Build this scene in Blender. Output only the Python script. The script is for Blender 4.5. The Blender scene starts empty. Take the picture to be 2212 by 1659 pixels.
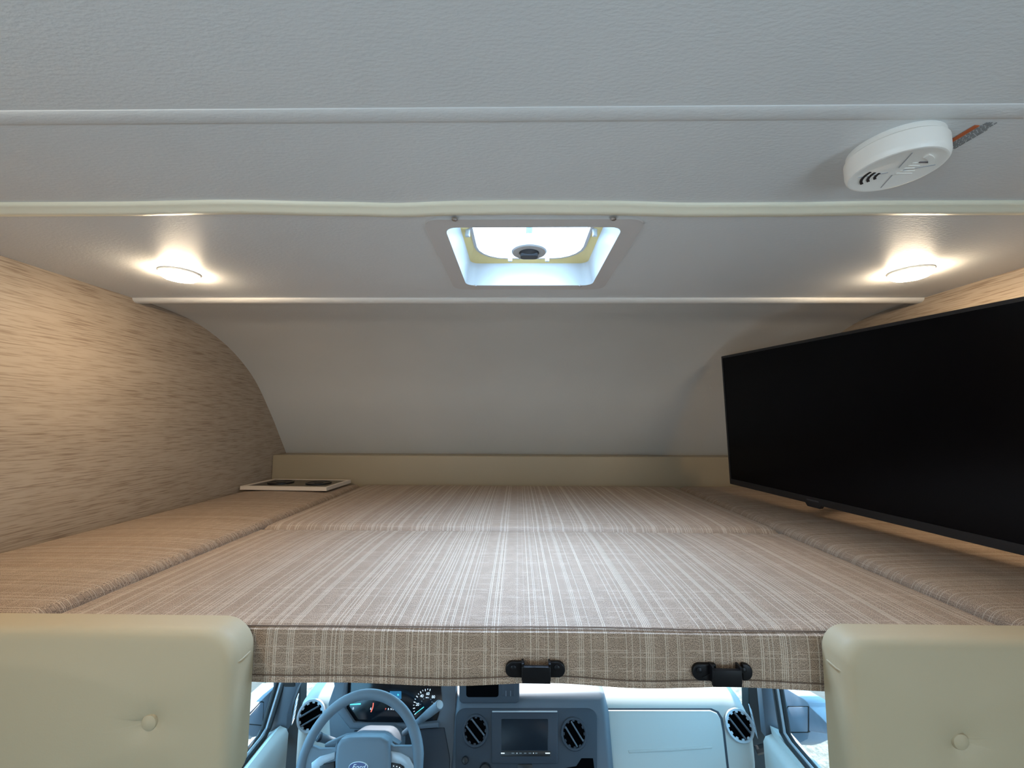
import bpy, bmesh, math, random
import numpy as np
from mathutils import Vector, Matrix
random.seed(7)
S = bpy.context.scene
COL = S.collection
PI = math.pi

# ------------------------------------------------------------------ camera
W, H, CX, CY, F = 2212, 1659, 1106.0, 829.5, 887.56
EYE = np.array([0, 0, 1.74])
_p, _y, _r = (math.radians(a) for a in (5.2044, -0.8336, 0.2388))
FW = np.array([math.sin(_y)*math.cos(_p), math.cos(_y)*math.cos(_p), math.sin(_p)])
_R = np.array([math.cos(_y), -math.sin(_y), 0]); _U = np.cross(_R, FW)
RT = _R*math.cos(_r)+_U*math.sin(_r); UP = -_R*math.sin(_r)+_U*math.cos(_r)
cam = bpy.data.cameras.new('camera'); cam.sensor_width = 36; cam.lens = 36*F/W
cam.clip_start = .01; cam.clip_end = 400
camo = bpy.data.objects.new('camera', cam); COL.objects.link(camo)
M = Matrix.Identity(4)
for i in range(3):
    M[i][0], M[i][1], M[i][2], M[i][3] = RT[i], UP[i], -FW[i], EYE[i]
camo.matrix_world = M
S.camera = camo
S.view_settings.view_transform = 'Standard'; S.view_settings.look = 'None'
S.view_settings.gamma = 1; S.view_settings.use_curve_mapping = False
S.view_settings.exposure = 0.66

# ------------------------------------------------------------------ sky, sun, daylight at the windows
wd = bpy.data.worlds.new('sky'); S.world = wd; wd.use_nodes = True
bg = wd.node_tree.nodes['Background']
bg.inputs[0].default_value = (.27, .66, 1.0, 1); bg.inputs[1].default_value = 4.2
def light(name, kind, energy, color, loc, direction, size=None, size_y=None, angle=None):
    l = bpy.data.lights.new(name, kind); l.energy = energy; l.color = color
    if size: l.shape = 'RECTANGLE'; l.size = size; l.size_y = size_y or size
    if angle: l.angle = angle
    o = bpy.data.objects.new(name, l); COL.objects.link(o)
    o.location = loc; o.rotation_euler = Vector(direction).to_track_quat('-Z', 'Y').to_euler()
    return o
light('sun', 'SUN', 8.0, (1, .98, .95), (0, 6, 8), (-.03, -.71, -.66), angle=.02)
# daylight coming in through the coach's side windows behind the camera
light('daylight_window_a', 'AREA', 10, (.66, .84, 1.0), (-1.10, -.95, 1.35), (1, .12, .60), .95, .62)
light('daylight_window_b', 'AREA', 10, (.66, .84, 1.0), (1.12, -.95, 1.35), (-1, .12, .60), .95, .62)
# daylight under the roof vent
lv_ = light('daylight_vent', 'AREA', 5.2, (.43, .655, 1.0), (.028, .888, 2.168), (0, 0, -1), .25, .25)
lv_.data.spread = math.radians(105)     # lamp narrowed to brighten the cushions and spare the well walls

# ------------------------------------------------------------------ helpers
def ray(x, y): return FW + RT*(x-CX)/F + UP*(CY-y)/F
def P(x, y, ax, v):
    d = ray(x, y); return EYE + d*(v-EYE[ax])/d[ax]
def Dp(x, y, z): return EYE + ray(x, y)*z
class Plane:
    def __init__(s, p0, n, right=(1, 0, 0)):
        s.p = np.array(p0, float); s.n = np.array(n, float)/np.linalg.norm(n)
        r = np.array(right, float); r = r - s.n*(r@s.n); s.r = r/np.linalg.norm(r)
        s.u = np.cross(s.n, s.r)
    def hit(s, x, y, w=0):
        d = ray(x, y); q = s.p+s.n*w; return EYE + d*(((q-EYE)@s.n)/(d@s.n))
    def uv(s, x, y, w=0):
        q = s.hit(x, y, w)-s.p; return (float(q@s.r), float(q@s.u))
    def at(s, u, v, w=0): return s.p+s.r*u+s.u*v+s.n*w
    def px(s, pts, w=0): return [s.uv(x, y, w) for x, y in pts]
def el_plane(p0, elev):
    e = math.radians(elev); return Plane(p0, (0, -math.cos(e), math.sin(e)))

ORG = {}
def obj(name, verts, faces, mat=None, parent=None, smooth=False, loc=None, sharp=35):
    base = ORG[parent.as_pointer()] if parent else (np.array(loc, float) if loc is not None else np.zeros(3))
    me = bpy.data.meshes.new(name)
    me.from_pydata([tuple(float(c) for c in (np.array(v)-base)) for v in verts], [], [tuple(f) for f in faces])
    me.validate(); me.update()
    bm = bmesh.new(); bm.from_mesh(me); bmesh.ops.recalc_face_normals(bm, faces=bm.faces); bm.to_mesh(me); bm.free()
    o = bpy.data.objects.new(name, me); COL.objects.link(o)
    if mat: me.materials.append(mat)
    if parent: o.parent = parent
    elif loc is not None: o.location = base
    ORG[o.as_pointer()] = base
    if smooth:
        me.polygons.foreach_set('use_smooth', [True]*len(me.polygons))
        try: me.set_sharp_from_angle(angle=math.radians(sharp))
        except Exception: pass
    return o
def thing(name, label, cat, loc, group=None):
    o = bpy.data.objects.new(name, None); COL.objects.link(o); o.location = [float(c) for c in loc]
    o.empty_display_size = .05
    ORG[o.as_pointer()] = np.array(loc, float); return tag(o, label, cat, group)
def tag(o, label, cat, group=None):
    o['label'] = label; o['category'] = cat
    if group: o['group'] = group
    return o
def struct(o, label=None):
    o['kind'] = 'structure'
    if label: o['label'] = label
    return o
def box(x0, x1, y0, y1, z0, z1):
    v = [(x, y, z) for z in (z0, z1) for y in (y0, y1) for x in (x0, x1)]
    return v, [(0, 2, 3, 1), (4, 5, 7, 6), (0, 1, 5, 4), (2, 6, 7, 3), (0, 4, 6, 2), (1, 3, 7, 5)]
def bev(vf, off, seg=3, pick=None):
    bm = bmesh.new()
    vs = [bm.verts.new(tuple(map(float, v))) for v in vf[0]]
    for f in vf[1]:
        try: bm.faces.new([vs[i] for i in f])
        except Exception: pass
    bm.normal_update()
    ed = [e for e in bm.edges if pick is None or pick(e)]
    bmesh.ops.bevel(bm, geom=ed, offset=off, offset_type='OFFSET', segments=seg, profile=.5, affect='EDGES', clamp_overlap=True)
    bm.verts.index_update()
    r = [tuple(v.co) for v in bm.verts], [tuple(v.index for v in f.verts) for f in bm.faces]
    bm.free(); return r
def bbox(x0, x1, y0, y1, z0, z1, b, seg=3): return bev(box(x0, x1, y0, y1, z0, z1), b, seg)
def join(*vfs):
    V, Fc = [], []
    for v, f in vfs:
        n = len(V); V += list(v); Fc += [tuple(i+n for i in q) for q in f]
    return V, Fc
def rr(x0, y0, x1, y1, r, n=5):
    """rounded rectangle outline"""
    sx = 1 if x1 > x0 else -1; sy = 1 if y1 > y0 else -1
    rs = r if isinstance(r, (list, tuple)) else [r]*4
    out = []
    for (cx, cy, a0, q) in ((x0, y0, PI, 0), (x1, y0, 1.5*PI, 1), (x1, y1, 0, 2), (x0, y1, .5*PI, 3)):
        rad = rs[q]
        ccx = cx+sx*rad*(1 if q in (0, 3) else -1); ccy = cy+sy*rad*(1 if q in (0, 1) else -1)
        for k in range(n+1):
            a = a0+.5*PI*k/n
            out.append((ccx+sx*rad*math.cos(a), ccy+sy*rad*math.sin(a)))
    return out
def circ(cx, cy, rx, ry=None, n=28, a0=0, a1=2*PI):
    ry = ry or rx; full = abs(a1-a0-2*PI) < 1e-6
    return [(cx+rx*math.cos(a0+(a1-a0)*k/(n if full else n-1)), cy+ry*math.sin(a0+(a1-a0)*k/(n if full else n-1))) for k in range(n)]
def panel(pl, uv, w0, w1, b=0, seg=3):
    """polygon extruded from offset w0 to w1 of a plane, front rim bevelled"""
    n = len(uv)
    V = [pl.at(u, v, w0) for u, v in uv]+[pl.at(u, v, w1) for u, v in uv]
    Fc = [tuple(range(n-1, -1, -1)), tuple(range(n, 2*n))]+[(i, (i+1) % n, n+(i+1) % n, n+i) for i in range(n)]
    if b:
        q = pl.p+pl.n*w1
        def pick(e): return all(abs((np.array(v.co)-q)@pl.n) < 1e-5 for v in e.verts)
        return bev((V, Fc), b, seg, pick)
    return V, Fc
def ring(pl, outer, inner, w0, w1):
    n = len(outer)
    V = [pl.at(u, v, w) for w in (w0, w1) for c in (outer, inner) for u, v in c]
    Fc = []
    for i in range(n):
        j = (i+1) % n
        Fc += [(2*n+i, 2*n+j, 3*n+j, 3*n+i), (i, n+i, n+j, j), (i, j, 2*n+j, 2*n+i), (n+i, 3*n+i, 3*n+j, n+j)]
    return V, Fc
def tube(pts, r, n=8, closed=False, rs=None):
    pts = [np.array(p, float) for p in pts]; m = len(pts); V, Fc = [], []
    pn = None
    for i, p in enumerate(pts):
        a = pts[(i-1) % m] if (closed or i > 0) else p; b = pts[(i+1) % m] if (closed or i < m-1) else p
        t = (b-a)/np.linalg.norm(b-a)
        ref = pn if pn is not None else (np.array([0, 0, 1.]) if abs(t[2]) < .9 else np.array([1., 0, 0]))
        s = ref-t*(ref@t); s /= np.linalg.norm(s); pn = s; q = np.cross(t, s)
        rad = rs[i] if rs else r
        V += [p+rad*(s*math.cos(2*PI*k/n)+q*math.sin(2*PI*k/n)) for k in range(n)]
    for i in range(m if closed else m-1):
        j = (i+1) % m
        Fc += [(i*n+k, i*n+(k+1) % n, j*n+(k+1) % n, j*n+k) for k in range(n)]
    if not closed: Fc += [tuple(range(n-1, -1, -1)), tuple(range((m-1)*n, m*n))]
    return V, Fc
def lathe(pl, prof, n=32, cu=0, cv=0, cap=True):
    """profile [(radius, offset)] turned about a plane's normal"""
    V, Fc = [], []
    for r, w in prof:
        V += [pl.at(cu+r*math.cos(2*PI*k/n), cv+r*math.sin(2*PI*k/n), w) for k in range(n)]
    m = len(prof)
    for i in range(m-1):
        Fc += [(i*n+k, i*n+(k+1) % n, (i+1)*n+(k+1) % n, (i+1)*n+k) for k in range(n)]
    if cap and prof[0][0] > 1e-6: Fc.append(tuple(range(n-1, -1, -1)))
    if cap and prof[-1][0] > 1e-6: Fc.append(tuple(range((m-1)*n, m*n)))
    return V, Fc
def sweep_x(prof, xs, closed=True):
    """profile [(y, z)] or function of x, drawn along X"""
    V, Fc = [], []; 
    for x in xs:
        pr = prof(x) if callable(prof) else prof
        V += [(x, y, z) for y, z in pr]; n = len(pr)
    for i in range(len(xs)-1):
        for k in range(n if closed else n-1):
            a, b = i*n+k, i*n+(k+1) % n
            Fc.append((a, b, b+n, a+n))
    if closed: Fc += [tuple(range(n-1, -1, -1)), tuple(range((len(xs)-1)*n, len(xs)*n))]
    return V, Fc
def text(pl, s, u, v, size, w, mat, parent, name='lettering', shear=0, depth=.0004, squash=1):
    c = bpy.data.curves.new('t', 'FONT'); c.body = s; c.size = size; c.align_x = 'CENTER'; c.align_y = 'CENTER'; c.shear = shear
    c.resolution_u = 3; c.extrude = depth
    to = bpy.data.objects.new('t', c); COL.objects.link(to)
    bpy.context.view_layer.update()
    me = bpy.data.meshes.new_from_object(to.evaluated_get(bpy.context.evaluated_depsgraph_get()))
    V = [pl.at(u+p.co.x*squash, v+p.co.y, w+p.co.z) for p in me.vertices]; Fc = [tuple(p.vertices) for p in me.polygons]
    bpy.data.objects.remove(to); bpy.data.curves.remove(c); bpy.data.meshes.remove(me)
    return obj(name, V, Fc, mat, parent)

# ------------------------------------------------------------------ materials
def mat(name, color, rough=.5, metal=0, spec=.5, bump=None, coat=0, emit=None):
    m = bpy.data.materials.new(name); m.use_nodes = True; nt = m.node_tree; b = nt.nodes['Principled BSDF']
    b.inputs['Base Color'].default_value = (*color, 1); b.inputs['Roughness'].default_value = rough
    b.inputs['Metallic'].default_value = metal; b.inputs['Specular IOR Level'].default_value = spec
    b.inputs['Coat Weight'].default_value = coat
    if emit: b.inputs['Emission Color'].default_value = (*emit[0], 1); b.inputs['Emission Strength'].default_value = emit[1]
    if bump:
        sc, st, dist = bump
        tc = nt.nodes.new('ShaderNodeTexCoord'); n = nt.nodes.new('ShaderNodeTexNoise'); n.inputs['Scale'].default_value = sc
        n.inputs['Detail'].default_value = 3
        bp = nt.nodes.new('ShaderNodeBump'); bp.inputs['Strength'].default_value = st; bp.inputs['Distance'].default_value = dist
        nt.links.new(tc.outputs['Object'], n.inputs['Vector']); nt.links.new(n.outputs[0], bp.inputs['Height'])
        nt.links.new(bp.outputs[0], b.inputs['Normal'])
    return m
class N:
    """small node-graph writer"""
    def __init__(s, name):
        s.m = bpy.data.materials.new(name); s.m.use_nodes = True; s.t = s.m.node_tree; s.b = s.t.nodes['Principled BSDF']
        tc = s.t.nodes.new('ShaderNodeTexCoord'); sp = s.t.nodes.new('ShaderNodeSeparateXYZ')
        s.link(tc.outputs['Object'], sp.inputs[0]); s.x, s.y, s.z = sp.outputs; s.obj = tc.outputs['Object']
    def link(s, a, b): s.t.links.new(a, b)
    def put(s, sock, v):
        if hasattr(v, 'is_output'): s.link(v, sock)
        elif isinstance(v, tuple) and len(v) == 3 and sock.type == 'RGBA': sock.default_value = (*v, 1)
        else: sock.default_value = v
    def math(s, op, a, b=0, c=None):
        n = s.t.nodes.new('ShaderNodeMath'); n.operation = op; s.put(n.inputs[0], a); s.put(n.inputs[1], b)
        if c is not None: s.put(n.inputs[2], c)
        return n.outputs[0]
    def vec(s, x, y, z):
        n = s.t.nodes.new('ShaderNodeCombineXYZ'); [s.put(n.inputs[i], v) for i, v in enumerate((x, y, z))]; return n.outputs[0]
    def noise(s, v, scale, detail=2, rough=.5):
        n = s.t.nodes.new('ShaderNodeTexNoise'); s.link(v, n.inputs['Vector']); n.inputs['Scale'].default_value = scale
        n.inputs['Detail'].default_value = detail; n.inputs['Roughness'].default_value = rough; return n.outputs[0]
    def ramp(s, f, a, b):
        n = s.t.nodes.new('ShaderNodeMapRange'); n.interpolation_type = 'SMOOTHSTEP'; s.put(n.inputs[0], f)
        n.inputs[1].default_value = a; n.inputs[2].default_value = b; return n.outputs[0]
    def mix(s, f, a, b):
        n = s.t.nodes.new('ShaderNodeMix'); n.data_type = 'RGBA'; s.put(n.inputs[0], f); s.put(n.inputs[6], a); s.put(n.inputs[7], b); return n.outputs[2]
    def bump(s, h, st, dist):
        n = s.t.nodes.new('ShaderNodeBump'); n.inputs['Strength'].default_value = st; n.inputs['Distance'].default_value = dist
        s.link(h, n.inputs['Height']); s.link(n.outputs[0], s.b.inputs['Normal'])

def fabric(name, along_x=False):
    """woven upholstery: pale warp threads in irregular groups, cross weft, speckle"""
    g = N(name)
    a, c = (g.y, g.x) if along_x else (g.x, g.y)
    u = a; v = g.math('ADD', c, g.z)
    def threads(c, pitch, seed, lo, hi, half):
        k = g.math('DIVIDE', c, pitch); i = g.math('FLOOR', k); f = g.math('FRACT', k)
        wn = g.t.nodes.new('ShaderNodeTexWhiteNoise'); wn.noise_dimensions = '2D'; g.link(g.vec(i, seed, 0), wn.inputs['Vector'])
        return g.math('MULTIPLY', g.ramp(g.math('ABSOLUTE', g.math('SUBTRACT', f, .5)), half, half-.14), g.ramp(wn.outputs[0], lo, hi))
    th = threads(u, .0028, 3.5, .50, .85, .32)                                                  # pale warp threads
    brk = g.noise(g.vec(g.math('MULTIPLY', u, 60), g.math('MULTIPLY', v, 260), 1.3), 1, 1)
    wf = g.math('MULTIPLY', threads(v, .0031, 9.5, .55, .85, .34), g.math('MULTIPLY', g.ramp(brk, .40, .60), .8))
    sp = g.noise(g.vec(g.math('MULTIPLY', u, 1150), g.math('MULTIPLY', v, 650), 0), 1, 2)
    tone = g.noise(g.vec(g.math('MULTIPLY', u, 45), g.math('MULTIPLY', v, 30), 5), 1, 2)
    col = g.mix(g.ramp(sp, .36, .64), (.10, .061, .038), (.49, .35, .245))
    col = g.mix(g.math('MULTIPLY', g.ramp(tone, .35, .65), .25), col, (.16, .11, .07))
    col = g.mix(wf, col, (.45, .335, .245))
    col = g.mix(g.math('MULTIPLY', th, .36 if along_x else .52), col, (.70, .575, .44))
    g.put(g.b.inputs['Base Color'], col)
    g.link(g.math('SUBTRACT', .68, g.math('MULTIPLY', th, .28)), g.b.inputs['Roughness']); g.b.inputs['Specular IOR Level'].default_value = .5
    g.b.inputs['Sheen Weight'].default_value = .06; g.b.inputs['Sheen Roughness'].default_value = .4
    g.bump(g.math('ADD', g.math('ADD', sp, th), wf), .6, .0007)
    return g.m
def wallpaper():
    g = N('streaked_wallpaper')
    v = g.vec(g.x, g.math('MULTIPLY', g.y, 13), g.math('MULTIPLY', g.z, 330))
    n = g.noise(v, 1, 3, .55)
    n2 = g.noise(g.vec(g.x, g.math('MULTIPLY', g.y, 22), g.math('MULTIPLY', g.z, 600)), 1, 2)
    big = g.noise(g.vec(g.x, g.math('MULTIPLY', g.y, 1.5), g.math('MULTIPLY', g.z, 9)), 1, 2)
    col = g.mix(g.ramp(n, .30, .55), (.21, .15, .105), (.365, .29, .22))
    col = g.mix(g.math('MULTIPLY', g.ramp(n2, .40, .28), .6), col, (.17, .115, .08))
    col = g.mix(g.math('MULTIPLY', g.ramp(big, .4, .7), .2), col, (.50, .41, .32))
    g.put(g.b.inputs['Base Color'], col); g.b.inputs['Roughness'].default_value = .55
    g.bump(n, .15, .001); return g.m
def ceiling_vinyl(name, col):
    g = N(name)
    n = g.noise(g.vec(g.math('MULTIPLY', g.x, 130), g.math('MULTIPLY', g.y, 290), g.math('MULTIPLY', g.z, 210)), 1, 3)
    n3 = g.noise(g.obj, 3.0, 2)
    g.put(g.b.inputs['Base Color'], g.mix(g.ramp(n3, .3, .7), col, tuple(c*.96 for c in col)))
    g.b.inputs['Roughness'].default_value = .46; g.b.inputs['Specular IOR Level'].default_value = .4
    g.bump(n, .32, .0015); return g.m
def glass(name, tint=(1, 1, 1), gl=.02):
    m = bpy.data.materials.new(name); m.use_nodes = True; t = m.node_tree; t.nodes.remove(t.nodes['Principled BSDF'])
    tr = t.nodes.new('ShaderNodeBsdfTransparent'); tr.inputs[0].default_value = (*tint, 1)
    g = t.nodes.new('ShaderNodeBsdfGlossy'); g.inputs['Roughness'].default_value = .02
    mx = t.nodes.new('ShaderNodeMixShader'); mx.inputs[0].default_value = gl
    t.links.new(tr.outputs[0], mx.inputs[1]); t.links.new(g.outputs[0], mx.inputs[2]); t.links.new(mx.outputs[0], t.nodes['Material Output'].inputs[0])
    return m
def translucent(name, col):
    m = bpy.data.materials.new(name); m.use_nodes = True; t = m.node_tree; t.nodes.remove(t.nodes['Principled BSDF'])
    a = t.nodes.new('ShaderNodeBsdfTranslucent'); a.inputs[0].default_value = (*col, 1)
    b = t.nodes.new('ShaderNodeBsdfDiffuse'); b.inputs[0].default_value = (.8, .8, .8, 1)
    mx = t.nodes.new('ShaderNodeMixShader'); mx.inputs[0].default_value = .15
    t.links.new(a.outputs[0], mx.inputs[1]); t.links.new(b.outputs[0], mx.inputs[2]); t.links.new(mx.outputs[0], t.nodes['Material Output'].inputs[0])
    return m
def gravel():
    g = N('pale_gravel'); n = g.noise(g.obj, 28, 4, .7)
    g.put(g.b.inputs['Base Color'], g.mix(g.ramp(n, .35, .65), (.105, .085, .062), (.22, .175, .13))); g.b.inputs['Roughness'].default_value = .9
    return g.m
def asphalt():
    g = N('grey_road'); n = g.noise(g.obj, 14, 4, .7)
    g.put(g.b.inputs['Base Color'], g.mix(g.ramp(n, .3, .7), (.06, .05, .038), (.085, .07, .054))); g.b.inputs['Roughness'].default_value = .9
    return g.m
FAB = fabric('woven_fabric'); FABX = fabric('woven_fabric_turned', True)
PAPER = wallpaper()
CEIL = ceiling_vinyl('ceiling_vinyl', (.66, .665, .66))
CAPM = ceiling_vinyl('cap_vinyl', (.57, .56, .525))
BEAD = mat('bead_vinyl', (.66, .64, .60), .4)
CREAM = mat('cream_trim', (.80, .77, .62), .4)
LEDGE = mat('tan_ledge', (.36, .295, .20), .5, bump=(300, .1, .001))
VINYL = mat('cream_vinyl', (.42, .338, .215), .55, spec=.3, bump=(420, .12, .0006))
WHITE = mat('white_plastic', (.88, .86, .81), .4)
WHITEL = mat('white_vent_plastic', (.60, .62, .64), .35)
YELLOW = mat('yellowed_plastic', (.86, .68, .28), .4)
FLANGE = mat('grey_flange', (.58, .55, .53), .5)
BLACK = mat('black_plastic', (.012, .012, .014), .35)
BLACKM = mat('black_metal', (.005, .005, .006), .38, spec=.22)
SCREEN = mat('tv_screen', (.002, .002, .003), .2, spec=.12)
STEEL = mat('steel', (.55, .55, .56), .3, 1)
DARKS = mat('dark_slot', (.02, .016, .016), .7)
PALEW = mat('pale_frame', (.70, .60, .50), .5)
DASHG = mat('slate_plastic', (.105, .12, .145), .5, bump=(500, .12, .0005))
DASHB = mat('beige_plastic', (.52, .54, .52), .5, bump=(500, .12, .0005))
DASHD = mat('dark_navy_plastic', (.028, .036, .052), .5)
MIRG = mat('mirror_grey', (.19, .235, .30), .5)
RUBBER = mat('black_rubber', (.012, .013, .015), .6)
HOLESHADE = mat('painted_recess_shade', (.0015, .0015, .002), .9, spec=.03)  # near-black painted in as the shade of holes that are modelled flat
PLATE = mat('dark_slate_plate', (.048, .056, .072), .55, spec=.3, bump=(500, .12, .0005))
HUSCR = mat('head_unit_screen', (.010, .016, .024), .3, spec=.18)
SILVER = mat('satin_trim', (.45, .50, .55), .35, .3)
LENS = mat('black_lens', (.004, .005, .008), .12)
GLASS = glass('clear_glass'); LID = translucent('milky_lid', (.9, .93, .95))
INK = mat('white_marks', (.8, .85, .9), .5, emit=((.8, .9, 1), .5))
REDM = mat('red_marks', (.8, .12, .08), .5, emit=((1, .15, .08), .5))
CYANM = mat('cyan_pointer', (.1, .7, .8), .5, emit=((.1, .85, .95), .8))
BLUEM = mat('blue_display', (.01, .05, .10), .3, emit=((.02, .14, .28), .6))
FORDB = mat('emblem_blue', (.01, .03, .16), .25)
WHITEM = mat('emblem_white', (.85, .88, .9), .3)
ROUGHF = mat('coach_floor', (.30, .24, .18), .6)

# ------------------------------------------------------------------ the shell
XW0, XW1 = -1.1425, 1.1697
ZC, ZB = 2.10, 1.445
YF, YM, YB = .628, 1.164, 1.9175
XL, XR = -.719, .727
YR = -2.7
vx0, vx1, vy0, vy1 = -.136, .192, .727, 1.05       # roof vent opening

def holed(ax, val, a0, a1, b0, b1, holes):
    """axis plane with rectangular holes in a strip (a split), holes: (a0,a1,b0,b1)"""
    V, Fc = [], []
    def q(p, r, s, t):
        if r-p < 1e-6 or t-s < 1e-6: return
        n = len(V)
        for a, b in ((p, s), (r, s), (r, t), (p, t)):
            V.append({0: (val, a, b), 1: (a, val, b), 2: (a, b, val)}[ax])
        Fc.append((n, n+1, n+2, n+3))
    cur = a0
    for h in sorted(holes):
        q(cur, h[0], b0, b1); q(h[0], h[1], b0, h[2]); q(h[0], h[1], h[3], b1); cur = h[1]
    q(cur, a1, b0, b1)
    return V, Fc
struct(obj('ceiling', *holed(2, ZC, XW0, XW1, YR, 1.205, [(vx0-.004, vx1+.004, vy0-.004, vy1+.004)]), CEIL), 'pale grey textured vinyl ceiling of the coach')
# curved front cap
KP = [(1.20, 2.100), (1.29, 2.098), (1.43, 2.081), (1.60, 2.020), (1.755, 1.918), (1.885, 1.775), (1.972, 1.662), (2.043, 1.565), (2.10, 1.46), (2.13, 1.34)]
def catmull(k, n=6):
    out = []
    for i in range(len(k)-1):
        p = [np.array(k[max(0, min(len(k)-1, i+d))]) for d in (-1, 0, 1, 2)]
        for s in range(n):
            t = s/n
            out.append(tuple(.5*(2*p[1]+(p[2]-p[0])*t+(2*p[0]-5*p[1]+4*p[2]-p[3])*t*t+(3*p[1]-p[0]-3*p[2]+p[3])*t**3)))
    return out+[k[-1]]
CAP = catmull(KP)
struct(obj('wall_front', *sweep_x(CAP, [XW0, -.4, .4, XW1], False), CAPM, smooth=True), 'curved beige front cap over the bunk')
def side_wall(name, x, win, lab):
    prof = [(YF, 1.32)]+[(2.13, 1.34)]+CAP[::-1]+[(YF, ZC)]
    V = [(x, y, z) for y, z in prof]
    a = (V, [tuple(range(len(V)))])
    b = holed(0, x, YR, YF, 0, ZC, [win])
    struct(obj(name, *join(a, b), PAPER), lab)
WIN = (-1.5, -.4, 1.0, 1.7)
side_wall('wall_left', XW0, WIN, 'streaked beige grasscloth wall with the curved front edge')
side_wall('wall_right', XW1, WIN, 'streaked beige grasscloth wall behind the television')
struct(obj('wall_rear', [(XW0, YR, 0), (XW1, YR, 0), (XW1, YR, ZC), (XW0, YR, ZC)], [(0, 1, 2, 3)], PAPER))
struct(obj('floor', [(XW0, YR, 0), (XW1, YR, 0), (XW1, .75, 0), (XW0, .75, 0)], [(0, 1, 2, 3)], ROUGHF))
for i, x, s in ((3, XW0, -1), (4, XW1, 1)):
    w = bpy.data.objects.new('window_%d' % i, None); COL.objects.link(w); w.location = (x, -.95, 1.35); struct(w, 'coach side window')
    ORG[w.as_pointer()] = np.array((x, -.95, 1.35))
    pl = Plane((x, -.95, 1.35), (-s, 0, 0), (0, 1, 0))
    obj('window_frame', *ring(pl, rr(-.56, -.36, .56, .36, .03), rr(-.52, -.32, .52, .32, .03), -.02, .008), BLACK, w)
    obj('pane', *panel(pl, rr(-.53, -.33, .53, .33, .03), -.034, -.030), GLASS, w)
# bulkheads beside the cab opening and under the bunk
for nm, a, b in (('wall_cab_left', XW0, -.90), ('wall_cab_right', .93, XW1)):
    struct(obj(nm, *box(a, b, .64, .66, 0, 1.36), PAPER))

# ceiling beads
def bead(name, y0, y1, h, m, lab):
    n = 9
    pr = [((y0+y1)/2-(y1-y0)/2*math.cos(PI*k/n), ZC+.0005-h*math.sin(PI*k/n)**.8) for k in range(n+1)]
    struct(obj(name, *sweep_x(pr, [XW0, XW1]), m, smooth=True), lab)
bead('trim_1', .441, .465, .0032, CEIL, 'grey ceiling batten nearest the smoke alarm')
bead('trim_3', 1.172, 1.206, .0125, BEAD, 'grey bead where ceiling meets the front cap')
_wx = [0, 250, 500, 750, 860, 1000, 1106, 1300, 1500, 1700, 1900, 2212]; _wy = [456, 455, 451, 455, 457.5, 453, 452, 453, 457, 456, 453, 453]
_X, _Y = [], []
for a, b in zip(_wx, _wy):
    q = P(a, b, 2, ZC-.006); _X.append(q[0]); _Y.append(q[1])
_X[0] = XW0; _X[-1] = XW1
def wav(x):
    # smooth interpolation of the slightly wandering strip
    i = min(max(np.searchsorted(_X, x)-1, 0), len(_X)-2); t = (x-_X[i])/(_X[i+1]-_X[i]); t = t*t*(3-2*t)
    c = _Y[i]*(1-t)+_Y[i+1]*t
    return [(c-.018, ZC+.0005), (c-.017, ZC-.004), (c-.013, ZC-.006), (c-.002, ZC-.0065), (c+.0, ZC-.009), (c+.014, ZC-.0085), (c+.017, ZC-.005), (c+.018, ZC+.0005)]
struct(obj('trim_2', *sweep_x(wav, list(np.linspace(XW0, XW1, 70))), CREAM, smooth=True, sharp=60), 'cream wavy trim strip across the ceiling beside the roof vent')
# ledge behind the cushions
struct(obj('trim_4', *bbox(XW0+.001, XW1-.001, YB+.002, 2.06, 1.38, 1.580, .004), LEDGE, smooth=True), 'plain tan ledge board behind the bunk cushions')

# ------------------------------------------------------------------ roof vent
HZ = Plane((0, 0, ZC), (0, 0, -1))                  # ceiling seen from below (v = -y)
def hz(pts): return [(x, -y) for x, y in pts]
cxv, cyv = (vx0+vx1)/2, (vy0+vy1)/2
rv = thing('roof_vent', 'square roof vent with milky lid and crank knob in the ceiling', 'roof vent', (cxv, cyv, ZC))
out = hz(rr(vx0-.036, vy0-.030, vx1+.036, vy1+.034, .03)); inn = hz(rr(vx0, vy0, vx1, vy1, .022))
obj('flange', *ring(HZ, out, inn, -.002, .0045), FLANGE, rv, True)
ZT = .052
top = hz(rr(vx0+.012, vy0+.012, vx1-.012, vy1-.008, .02))
n = len(inn)
V = [HZ.at(u, v, .0045) for u, v in inn]+[HZ.at(u, v, -ZT) for u, v in top]
obj('well', V, [(i, (i+1) % n, n+(i+1) % n, n+i) for i in range(n)], WHITEL, rv, True)
hole = hz(rr(vx0+.030, vy0+.02, vx1-.030, vy1-.026, .075))
V = [HZ.at(u, v, -ZT) for u, v in top]+[HZ.at(u, v, -ZT-.006) for u, v in hole]
obj('seal_frame', V, [(i, (i+1) % n, n+(i+1) % n, n+i) for i in range(n)], YELLOW, rv)
hole2 = hz(rr(vx0+.046, vy0+.031, vx1-.046, vy1-.031, .075))
obj('lid_rim', *ring(HZ, hole, hz(rr(vx0+.037, vy0+.026, vx1-.037, vy1-.032, .07)), -ZT-.02, -ZT-.004), FLANGE, rv)
lo = hz(rr(vx0-.02, vy0-.02, vx1+.02, vy1+.02, .05)); li = hz(rr(vx0+.05, vy0+.05, vx1-.05, vy1-.05, .05))
V = [HZ.at(u, v, -.03) for u, v in lo]+[HZ.at(u, v, -ZT-.025) for u, v in lo]+[HZ.at(u, v, -ZT-.045) for u, v in li]
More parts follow.
